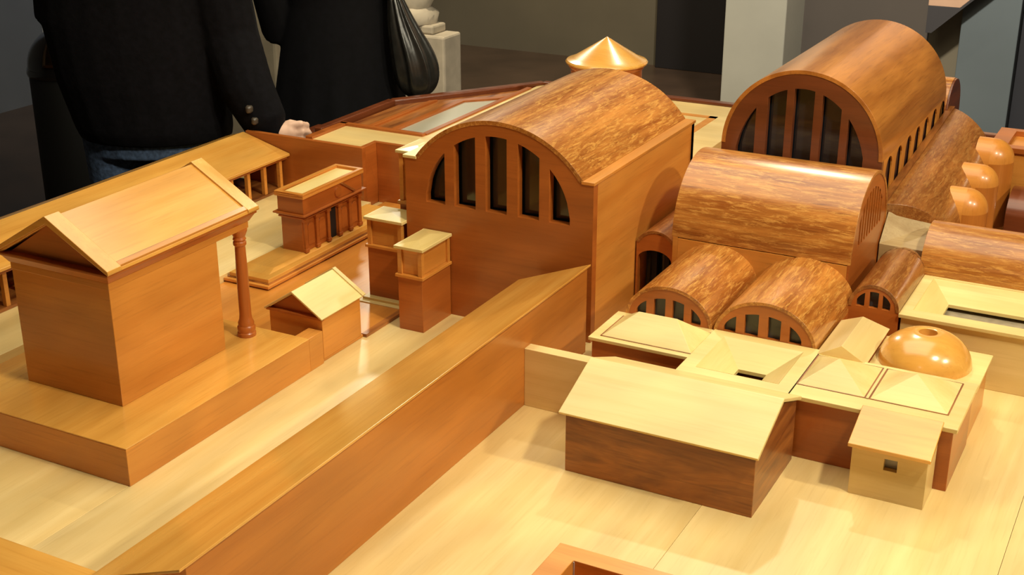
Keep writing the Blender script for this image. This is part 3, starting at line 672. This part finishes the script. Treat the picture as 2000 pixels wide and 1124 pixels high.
# lean-to aisle vault beside it
ln = thing('aisle_vault', 'long mottled quarter-round aisle roof leaning on the tallest hall', 'model hall', (-0.45, 2.83, 0))
vs = []; fs = []; K = 14
def aisle_y(x, end):
    k_ = max(0.0, (x + 0.506) / 0.095)
    return 2.500 + 0.0575 * min(k_, 1.0) if end == 0 else 3.160 - 0.076 * k_
for end in (0, 1):
    for i in range(K + 1):
        t = R_(92 - 92 * i / K)
        x_ = -0.506 + 0.118 * math.cos(t); y_ = aisle_y(x_, end)
        zl = 0.2015 + (y_ - 2.467) * 0.0686
        vs.append((x_, y_, zl - 0.105 + 0.105 * math.sin(t)))
    y_ = aisle_y(-0.388, end); vs.append((-0.388, y_, 0.0))
    y_ = aisle_y(-0.5195, end); vs.append((-0.5195, y_, 0.0)); vs.append((-0.5195, y_, 0.2015 + (y_ - 2.467) * 0.0686))
n = K + 4
for i in range(n):
    j = (i + 1) % n; fs.append((i, j, j + n, i + n))
fs.append(tuple(range(n))); fs.append(tuple(range(2 * n - 1, n - 1, -1)))
MB().add(vs, fs).build('roof', 'oldveneer', ln, top=1, auto=False, smooth=30, bevel=0.0007)
vs = []
for yy in (2.500, 3.160):
    zl = 0.2015 + (yy - 2.467) * 0.0686
    vs += [(-0.5195, yy, zl - 0.002), (-0.505, yy, zl - 0.002), (-0.505, yy, zl + 0.004), (-0.5195, yy, zl + 0.004)]
MB().add(vs, [(0, 1, 2, 3), (7, 6, 5, 4), (0, 4, 5, 1), (1, 5, 6, 2), (2, 6, 7, 3), (3, 7, 4, 0)]).build('seam_batten', 'walnut', ln, bevel=0.0005)
fb = [(-0.4995, 2.450), (-0.4115, 2.450), (-0.4115, 2.558), (-0.4995, 2.506)]; fz = (0.140, 0.138, 0.160, 0.188)
wb = MB().add([(x, y, 0.0) for x, y in fb] + [(x, y, z) for (x, y), z in zip(fb, fz)], [(3, 2, 1, 0), (4, 5, 6), (4, 6, 7), (0, 1, 5, 4), (1, 2, 6, 5), (2, 3, 7, 6), (3, 0, 4, 7)]).build('filler_block', 'bleached', top=0)
tag(wb, 'bleached grey wood filler block behind the smallest rounded vault', 'model block')

# three apses on the aisle's flank
def apse(label, yy, zt, r, x0=-0.406):
    t = thing('apse', label, 'model apse', (x0, yy, 0), 'rounded apses beside the aisle')
    xc = -0.3895
    zs = zt - r
    MB().lathe([(0.0001, 0.0), (r, 0.0), (r, zs)] , xc, yy, 24, -math.pi / 2, math.pi / 2).build('drum', 'russet', t, top=2, auto=False, smooth=40, bevel=0)
    MB().lathe([(r * math.cos(R_(a)), zs + r * math.sin(R_(a))) for a in range(0, 90, 9)] + [(0.0001, zt)], xc, yy, 24, -math.pi / 2, math.pi / 2).build('half_dome', 'honey', t, top=2, auto=False, smooth=50, bevel=0)
    pr = [(yy - r, 0.095), (yy + r, 0.095)] + [(yy + r * math.cos(R_(a)), zs + r * math.sin(R_(a))) for a in range(0, 181, 12)]
    MB().prism(pr, 0, x0 - 0.02, xc).build('neck', 'honey', t, top=0, smooth=35, bevel=0)
apse('polished rounded apse closest to the yellow barrel roof', 2.725, 0.190, 0.044)
apse('middle of three polished rounded apses beside the mottled aisle roof', 2.865, 0.204, 0.040)
apse('tall rounded apse on a brown drum at the far end of the aisle', 3.020, 0.224, 0.047, -0.402)

# right-hand court building with its own barrel roof
rb = thing('court_building', 'long court building with pale sunken roof and dark oblong opening', 'model building', (0.0, 2.29, 0))
RX1 = 0.40
inn = [(-0.381, 2.216), (RX1 - 0.02, 2.216), (RX1 - 0.02, 2.392), (-0.381, 2.392)]
MB().prism([(-0.396, 2.190), (RX1, 2.190), (RX1, 2.398), (-0.396, 2.398)], 2, 0.0, 0.104, [inn]).build('body', 'pale', rb, top=0)
MB().prism([(-0.400, 2.185), (RX1 + 0.004, 2.185), (RX1 + 0.004, 2.400), (-0.400, 2.400)], 2, 0.104, 0.111, [inn]).build('cornice', 'cream', rb, top=0)
hole = [(-0.338, 2.262), (RX1 - 0.07, 2.262), (RX1 - 0.07, 2.315), (-0.338, 2.315)]
hz = 0.093
for i in range(4):
    a, b_ = inn[i], inn[(i + 1) % 4]; c_, d_ = hole[(i + 1) % 4], hole[i]
    vs = [(*a, 0.1095), (*b_, 0.1095), (*c_, hz), (*d_, hz), (*a, 0.104), (*b_, 0.104), (*c_, hz - 0.006), (*d_, hz - 0.006)]
    MB().add(vs, [(0, 1, 2, 3), (7, 6, 5, 4), (0, 4, 5, 1), (1, 5, 6, 2), (2, 6, 7, 3), (3, 7, 4, 0)]).build('funnel_slope', 'cream', rb, top=0 if i % 2 == 0 else 1, bevel=0)
MB().box(-0.36, RX1 - 0.05, 2.24, 2.37, 0.0, 0.080).build('court_bed', plain('grey_court_bed', (0.30, 0.24, 0.15), 0.7, 0.2, 60), rb, bevel=0)
yv = thing('yellow_vault', 'glossy yellow barrel roof along the back of the court building', 'model hall', (0.0, 2.478, 0))
ar = arc(2.478, 0.108, 0.080, 0.080, 32)
MB().prism([(2.400, 0.0), (2.556, 0.0), (2.556, 0.108)] + ar[::-1][1:-1] + [(2.400, 0.108)], 0, -0.408, RX1).build('body', 'brown', yv, top=0)
MB().prism(shell([(y_, z_ + 0.0015) for y_, z_ in ar], 0.005), 0, -0.411, RX1 + 0.002).build('roof', 'veneer', yv, top=0, auto=False, smooth=30, bevel=0.0007)

# far right buildings
rf = MB().box(-0.385, 0.45, 2.56, 3.09, 0.0, 0.03).build('brown_court_floor', 'walnut', top=0)
tag(rf, 'dull brown court floor beyond the yellow barrel roof', 'model floor')
dv = thing('dark_vault', 'low dark violet-brown barrel roof at the far right of the table', 'model hall', (0.0, 3.0, 0.03))
ar = arc(3.0, 0.075, 0.075, 0.05, 24)
MB().prism([(2.925, 0.03), (3.075, 0.03), (3.075, 0.075)] + ar[::-1][1:-1] + [(2.925, 0.075)], 0, -0.335, 0.4).build('body', 'mahogany', dv, top=0, smooth=30)
ty = thing('tray_building', 'far flat-roofed building with sunken roof panels and raised rims', 'model building', (0.0, 3.18, 0))
MB().box(-0.398, 0.4, 3.09, 3.262, 0.0, 0.178).build('body', 'honey', ty, top=0)
MB().prism([(-0.41, 3.085), (0.402, 3.085), (0.402, 3.268), (-0.41, 3.268)], 2, 0.178, 0.190, [[(-0.372, 3.115), (-0.372, 3.245), (-0.1, 3.245), (-0.1, 3.115)], [(-0.07, 3.115), (-0.07, 3.245), (0.37, 3.245), (0.37, 3.115)]]).build('rim', 'brown', ty, top=0)

# round temple with conical roof
th = thing('round_temple', 'round drum temple with polished conical roof on the far terrace', 'model temple', (-1.402, 3.19, 0.15))
TCX, TCY = -1.403, 3.185
MB().lathe([(0.0001, 0.15), (0.100, 0.15), (0.100, 0.158), (0.094, 0.160), (0.094, 0.248), (0.099, 0.252), (0.101, 0.262), (0.0001, 0.262)], TCX, TCY, 56).build('drum', 'brown', th, top=2, auto=False, smooth=35, bevel=0)
MB().lathe([(0.098, 0.260), (0.1075, 0.262), (0.1085, 0.266), (0.105, 0.270), (0.088, 0.276), (0.0012, 0.330), (0.0001, 0.3305)], TCX, TCY, 56).build('conical_roof', 'amber', th, top=0, auto=False, smooth=25, bevel=0)

# ------------------------------------------------------------------ visitors behind the table
FH = Vector((math.sin(YAW), math.cos(YAW), 0))
class Fig:
    """collects lofted limbs in a local frame: lateral (picture right), forward (away), height"""
    def __init__(s): s.m = MB()
    def loft(s, sec, seg=20):
        vs = []; fs = []
        for la, fw, z, a, b in sec:
            for i in range(seg):
                t = 2 * math.pi * i / seg
                vs.append((la + a * math.cos(t), fw + b * math.sin(t), z))
        n = len(sec)
        for k in range(n - 1):
            for i in range(seg):
                j = (i + 1) % seg
                fs.append((k * seg + i, k * seg + j, (k + 1) * seg + j, (k + 1) * seg + i))
        fs.append(tuple(range(seg - 1, -1, -1))); fs.append(tuple(range((n - 1) * seg, n * seg)))
        s.m.add(vs, fs); return s
    def tube(s, pts, rad, seg=14):
        pts = [Vector(p) for p in pts]; vs = []; fs = []
        P = []; Rr = []
        d0 = (pts[0] - pts[1]).normalized(); P.append(pts[0] + d0 * rad[0] * 0.85); Rr.append(rad[0] * 0.45)
        P += pts; Rr += list(rad)
        d1 = (pts[-1] - pts[-2]).normalized(); P.append(pts[-1] + d1 * rad[-1] * 0.85); Rr.append(rad[-1] * 0.45)
        for k, p in enumerate(P):
            d = (P[min(k + 1, len(P) - 1)] - P[max(k - 1, 0)]).normalized()
            u = d.cross(Vector((0.13, 0.97, 0.21))).normalized(); v = d.cross(u)
            for i in range(seg):
                t = 2 * math.pi * i / seg
                vs.append(p + u * Rr[k] * math.cos(t) + v * Rr[k] * math.sin(t))
        for k in range(len(P) - 1):
            for i in range(seg):
                j = (i + 1) % seg
                fs.append((k * seg + i, k * seg + j, (k + 1) * seg + j, (k + 1) * seg + i))
        fs.append(tuple(range(seg - 1, -1, -1))); fs.append(tuple(range((len(P) - 1) * seg, len(P) * seg)))
        s.m.add(vs, fs); return s
    def ball(s, c, r, seg=18):
        sec = []
        for k in range(1, 12):
            t = math.pi * k / 12
            sec.append((c[0], c[1], c[2] - r[2] * math.cos(t), r[0] * math.sin(t), r[1] * math.sin(t)))
        return s.loft(sec, seg)
    def build(s, name, mat, base, parent=None, voxel=0.006, smooth=3):
        me = bpy.data.meshes.new(name)
        vs = [RT * p[0] + FH * p[1] + Vector((0, 0, p[2])) for p in s.m.v]
        me.from_pydata(vs, [], s.m.f)
        import bmesh
        bm = bmesh.new(); bm.from_mesh(me); bmesh.ops.recalc_face_normals(bm, faces=bm.faces); bm.to_mesh(me); bm.free()
        t = bpy.data.objects.new('tmp', me); col.objects.link(t)
        rm = t.modifiers.new('r', 'REMESH'); rm.mode = 'VOXEL'; rm.voxel_size = voxel
        sm = t.modifiers.new('s', 'SMOOTH'); sm.iterations = smooth; sm.factor = 0.5
        dg = bpy.context.evaluated_depsgraph_get()
        out = bpy.data.meshes.new_from_object(t.evaluated_get(dg)); out.name = name
        bpy.data.objects.remove(t)
        for p in out.polygons: p.use_smooth = True
        out.materials.clear(); out.materials.append(mat)
        o = bpy.data.objects.new(name, out); col.objects.link(o)
        if parent: o.parent = parent
        else: o.location = base
        return o
SKIN = plain('skin', (0.80, 0.52, 0.38), 0.5, 0.06, 40)
COAT = plain('black_wool', (0.0026, 0.0024, 0.0038), 0.9, 0.4, 60, bump=0.3, spec=0.15)
COAT2 = plain('black_cloth', (0.0022, 0.0022, 0.0036), 0.85, 0.3, 50, spec=0.2)
JEANS = plain('blue_denim', (0.06, 0.10, 0.19), 0.85, 0.5, 90, bump=0.3)
SHOE = plain('dark_leather_shoe', (0.01, 0.008, 0.007), 0.35)
HAIR = plain('dark_brown_hair', (0.025, 0.014, 0.008), 0.6, 0.4, 80, bump=0.5)

def head(f, la, z):
    f.loft([(la, 0, z - 0.19, 0.055, 0.058), (la, 0.005, z - 0.12, 0.054, 0.06)])
    f.ball((la, 0.005, z), (0.074, 0.095, 0.115))
    f.ball((la, 0.035, z - 0.06), (0.05, 0.06, 0.055))           # jaw
    f.tube([(la, 0.098, z + 0.01), (la, 0.112, z - 0.022)], [0.009, 0.013])   # nose
    f.tube([(la - 0.02, 0.090, z - 0.055), (la + 0.02, 0.090, z - 0.055)], [0.007, 0.007])   # mouth
    for sg in (-1, 1):
        f.tube([(la + sg * 0.076, -0.005, z + 0.015), (la + sg * 0.078, -0.003, z - 0.03)], [0.012, 0.009])
        f.ball((la + sg * 0.03, 0.088, z + 0.008), (0.012, 0.010, 0.009))
def fist(f, w, d, n_z=0.018):
    """hand at wrist w, fingers pointing along lateral direction d (+1 right), knuckles towards the camera"""
    w = Vector(w)
    f.tube([w, w + Vector((d * 0.026, 0.0, 0.004)), w + Vector((d * 0.050, 0.006, 0.010))], [0.022, 0.026, 0.026])
    f.tube([w + Vector((d * 0.02, 0.0, -0.016)), w + Vector((d * 0.052, 0.006, -0.016))], [0.021, 0.022])
    for k, (ln, dz) in enumerate(((0.036, 0.026), (0.040, 0.006), (0.036, -0.014), (0.028, -0.032))):
        a = w + Vector((d * 0.048, -0.004, dz)); b = w + Vector((d * (0.050 + ln * 0.75), -0.003, dz + 0.004)); c = w + Vector((d * (0.052 + ln), 0.022, dz - 0.006)); e = w + Vector((d * (0.040 + ln * 0.7), 0.040, dz - 0.010))
        f.tube([a, b, c, e], [0.0100, 0.0098, 0.0088, 0.0078], 12)
    f.tube([w + Vector((d * 0.018, 0.014, 0.014)), w + Vector((d * 0.045, 0.034, 0.022)), w + Vector((d * 0.066, 0.040, 0.016))], [0.013, 0.0105, 0.009], 12)
def ground(u, v, depth):
    p = Vector((0, 0, 1.0 + TZ)) + ray(u, v) * depth
    return Vector((p.x, p.y, 0.0))

# visitor in the dark jacket and jeans
g1 = ground(300, 300, 3.46)
f = Fig()
f.loft([(0.0, 0, 0.80, 0.16, 0.11), (0, 0, 0.95, 0.165, 0.115), (0, 0, 1.10, 0.15, 0.105), (0, 0, 1.28, 0.175, 0.11), (0, 0, 1.42, 0.16, 0.085), (0, 0, 1.48, 0.07, 0.06)])
head(f, 0.0, 1.66)
for sg in (-1, 1):
    f.tube([(sg * 0.085, 0, 0.86), (sg * 0.095, 0.01, 0.50), (sg * 0.10, 0, 0.10)], [0.082, 0.056, 0.04])
    f.tube([(sg * 0.10, -0.04, 0.04), (sg * 0.11, 0.12, 0.03)], [0.036, 0.032])
WR = (0.330, -0.108, 0.828)
f.tube([(0.165, 0, 1.40), (0.215, -0.02, 1.10), WR], [0.055, 0.043, 0.027])
fist(f, WR, 1)
f.tube([(-0.165, 0, 1.40), (-0.20, 0.03, 1.10), (-0.10, 0.22, 1.0)], [0.055, 0.043, 0.027])
fist(f, (-0.10, 0.22, 1.0), 1)
p1 = f.build('person', SKIN, g1, voxel=0.0045, smooth=2)
tag(p1, 'visitor in dark jacket and blue jeans leaning a hand on the table', 'person', 'visitors behind the table')
f = Fig()
f.loft([(0.016, 0, 0.800, 0.194, 0.135), (0.012, 0, 0.83, 0.202, 0.145), (-0.006, 0, 0.95, 0.218, 0.145), (-0.020, 0, 1.10, 0.226, 0.14), (-0.012, 0, 1.28, 0.222, 0.135), (0, 0, 1.40, 0.19, 0.11), (0, 0, 1.47, 0.10, 0.085), (0, 0, 1.51, 0.075, 0.075)])
f.tube([(0.165, 0, 1.39), (0.205, -0.02, 1.20), (0.228, -0.03, 1.06), (0.272, -0.075, 0.935), (0.318, -0.102, 0.855)], [0.082, 0.078, 0.074, 0.068, 0.056])
f.tube([(-0.165, 0, 1.39), (-0.20, 0.01, 1.12), (-0.13, 0.17, 1.02)], [0.08, 0.066, 0.055])
jc = f.build('jacket', COAT, g1, p1, voxel=0.006, smooth=4)
for (la, z) in ((0.288, 0.905), (0.300, 0.876)):
    cp = Vector((la, -0.158, z))
    f = Fig(); f.loft([(la, -0.150, z - 0.0088, 0.006, 0.012), (la, -0.150, z - 0.005, 0.0095, 0.016), (la, -0.150, z + 0.005, 0.0095, 0.016), (la, -0.150, z + 0.0088, 0.006, 0.012)], 12)
    f.build('cuff_button', plain('horn_button', (0.07, 0.055, 0.04), 0.35), g1, jc, voxel=0.0015, smooth=1)
f = Fig()
f.loft([(0.0, 0, 0.76, 0.165, 0.118), (0, 0, 0.86, 0.172, 0.122), (0, 0, 0.98, 0.165, 0.118)])
for sg in (-1, 1):
    f.tube([(sg * 0.085, 0, 0.84), (sg * 0.095, 0.01, 0.50), (sg * 0.10, 0, 0.10)], [0.094, 0.070, 0.062])
f.build('jeans', JEANS, g1, p1, voxel=0.007, smooth=3)
for sg in (-1, 1):
    f = Fig(); f.tube([(sg * 0.10, -0.045, 0.045), (sg * 0.105, 0.05, 0.045), (sg * 0.115, 0.15, 0.035)], [0.045, 0.044, 0.036]); f.build('shoe', SHOE, g1, p1, voxel=0.006)
f = Fig(); f.ball((0, -0.015, 1.685), (0.084, 0.096, 0.108)); f.ball((0, -0.045, 1.62), (0.070, 0.06, 0.08)); f.build('hair', HAIR, g1, p1, voxel=0.007)

# visitor in the long black coat with a bag
g2 = ground(668, 150, 3.92)
f = Fig()
f.loft([(0.0, 0, 0.78, 0.16, 0.11), (0, 0, 0.90, 0.165, 0.115), (0, 0, 1.05, 0.135, 0.10), (0, 0, 1.22, 0.155, 0.105), (0, 0, 1.34, 0.14, 0.08), (0, 0, 1.40, 0.06, 0.055)])
head(f, 0.0, 1.57)
for sg in (-1, 1):
    f.tube([(sg * 0.08, 0, 0.82), (sg * 0.085, 0.01, 0.47), (sg * 0.085, 0, 0.10)], [0.08, 0.05, 0.036])
    f.tube([(sg * 0.085, -0.04, 0.035), (sg * 0.095, 0.11, 0.028)], [0.033, 0.028])
f.tube([(-0.145, 0, 1.32), (-0.185, -0.01, 1.0), (-0.07, 0.20, 1.02)], [0.05, 0.04, 0.025]); fist(f, (-0.07, 0.20, 1.02), 1)
f.tube([(0.145, 0, 1.32), (0.198, 0.04, 1.17), (0.224, 0.042, 1.128), (0.226, -0.01, 1.128), (0.222, -0.12, 1.165)], [0.05, 0.038, 0.034, 0.033, 0.025]); fist(f, (0.222, -0.12, 1.165), -1)
p2 = f.build('person', SKIN, g2, voxel=0.006, smooth=2)
tag(p2, 'visitor in a long black flared coat with a dark bag at the hip', 'person', 'visitors behind the table')
f = Fig()
SK = []
for z, la, a, b in ((0.42, -0.015, 0.250, 0.21), (0.60, -0.012, 0.222, 0.18), (0.77, -0.010, 0.194, 0.158), (0.93, -0.002, 0.172, 0.138), (1.05, 0.006, 0.158, 0.125), (1.16, 0.004, 0.165, 0.12), (1.28, 0, 0.175, 0.115), (1.35, 0, 0.15, 0.095), (1.41, 0, 0.075, 0.075)):
    SK.append((la, 0, z, a, b))
f.loft(SK, 40)
f.tube([(-0.145, 0, 1.31), (-0.19, -0.01, 1.10), (-0.178, -0.01, 0.985), (-0.10, 0.15, 1.01)], [0.074, 0.064, 0.058, 0.05])
f.tube([(0.145, 0, 1.31), (0.196, 0.040, 1.17), (0.226, 0.046, 1.122), (0.227, -0.012, 1.126), (0.223, -0.080, 1.152)], [0.074, 0.066, 0.064, 0.058, 0.045])
lc = f.build('long_coat', COAT2, g2, p2, voxel=0.007, smooth=3)
for v in lc.data.vertices:                                     # hanging folds towards the hem
    k = max(0.0, min(1.0, (1.0 - v.co.z) / 0.6))
    a = math.atan2(v.co.dot(FH), v.co.dot(RT))
    s_ = 1 + 0.045 * k * math.sin(a * 11)
    v.co.x *= s_; v.co.y *= s_
f = Fig(); f.ball((0, -0.012, 1.59), (0.083, 0.098, 0.11)); f.loft([(0, -0.05, 1.38, 0.075, 0.03), (0, -0.055, 1.48, 0.08, 0.05), (0, -0.04, 1.58, 0.078, 0.07)]); f.build('hair', HAIR, g2, p2, voxel=0.007)
for sg in (-1, 1):
    f = Fig(); f.tube([(sg * 0.085, -0.045, 0.04), (sg * 0.09, 0.05, 0.04), (sg * 0.098, 0.13, 0.03)], [0.04, 0.039, 0.03]); f.build('shoe', SHOE, g2, p2, voxel=0.006)
# bag held at the right hip
bgl = thing('shoulder_bag', 'shiny black pleated handbag hanging beside the long black coat', 'bag', tuple(g2 + RT * 0.24 - FH * 0.098 + Vector((0, 0, 0.80))), world=True)
f = Fig()
vs = []; fs = []; SEG = 48
BS = [(1.105, 0.168, 0.016, 0.02), (1.06, 0.178, 0.026, 0.03), (1.00, 0.192, 0.042, 0.042), (0.94, 0.214, 0.058, 0.055), (0.885, 0.228, 0.066, 0.062), (0.84, 0.230, 0.062, 0.060), (0.81, 0.228, 0.046, 0.046), (0.796, 0.226, 0.018, 0.018)]
for z, la, a, b in BS:
    for i in range(SEG):
        t = 2 * math.pi * i / SEG
        fold = 1 + (0.10 * math.sin(t * 9 + la * 20) + 0.05 * math.sin(t * 17)) * min(1.0, max(0.0, (z - 0.80) / 0.08))
        q = RT * (la - 0.24 + a * fold * math.cos(t)) + FH * (b * fold * math.sin(t)) + Vector((0, 0, z - 0.80))
        vs.append(q)
for k in range(len(BS) - 1):
    for i in range(SEG):
        j = (i + 1) % SEG; fs.append((k * SEG + i, (k + 1) * SEG + i, (k + 1) * SEG + j, k * SEG + j))
fs.append(tuple(range(SEG))); fs.append(tuple(range(len(BS) * SEG - 1, (len(BS) - 1) * SEG - 1, -1)))
me = bpy.data.meshes.new('pouch'); me.from_pydata([tuple(v) for v in vs], [], fs)
for p in me.polygons: p.use_smooth = True
me.materials.append(plain('black_patent_leather', (0.02, 0.02, 0.018), 0.28, 0.3, 40, bump=0.2, spec=0.6))
o = bpy.data.objects.new('pouch', me); col.objects.link(o); o.parent = bgl
ss = o.modifiers.new('s', 'SUBSURF'); ss.levels = 1; ss.render_levels = 2
f = Fig()
f.tube([(-0.076, 0, 0.285), (-0.084, 0.0, 0.35), (-0.084, 0.0, 0.405), (-0.088, 0.002, 0.425), (-0.094, 0.004, 0.405), (-0.094, 0.004, 0.35), (-0.080, 0.004, 0.285)], [0.0065] * 7)
f.build('handle', plain('black_patent_leather', (0.02, 0.02, 0.018), 0.28), (0, 0, 0), bgl, voxel=0.003)
f = Fig(); f.loft([(-0.068, 0, 0.275, 0.021, 0.024), (-0.068, 0, 0.30, 0.021, 0.024)]); f.build('clasp', plain('dull_steel', (0.4, 0.4, 0.38), 0.3, metallic=1.0), (0, 0, 0), bgl, voxel=0.003)
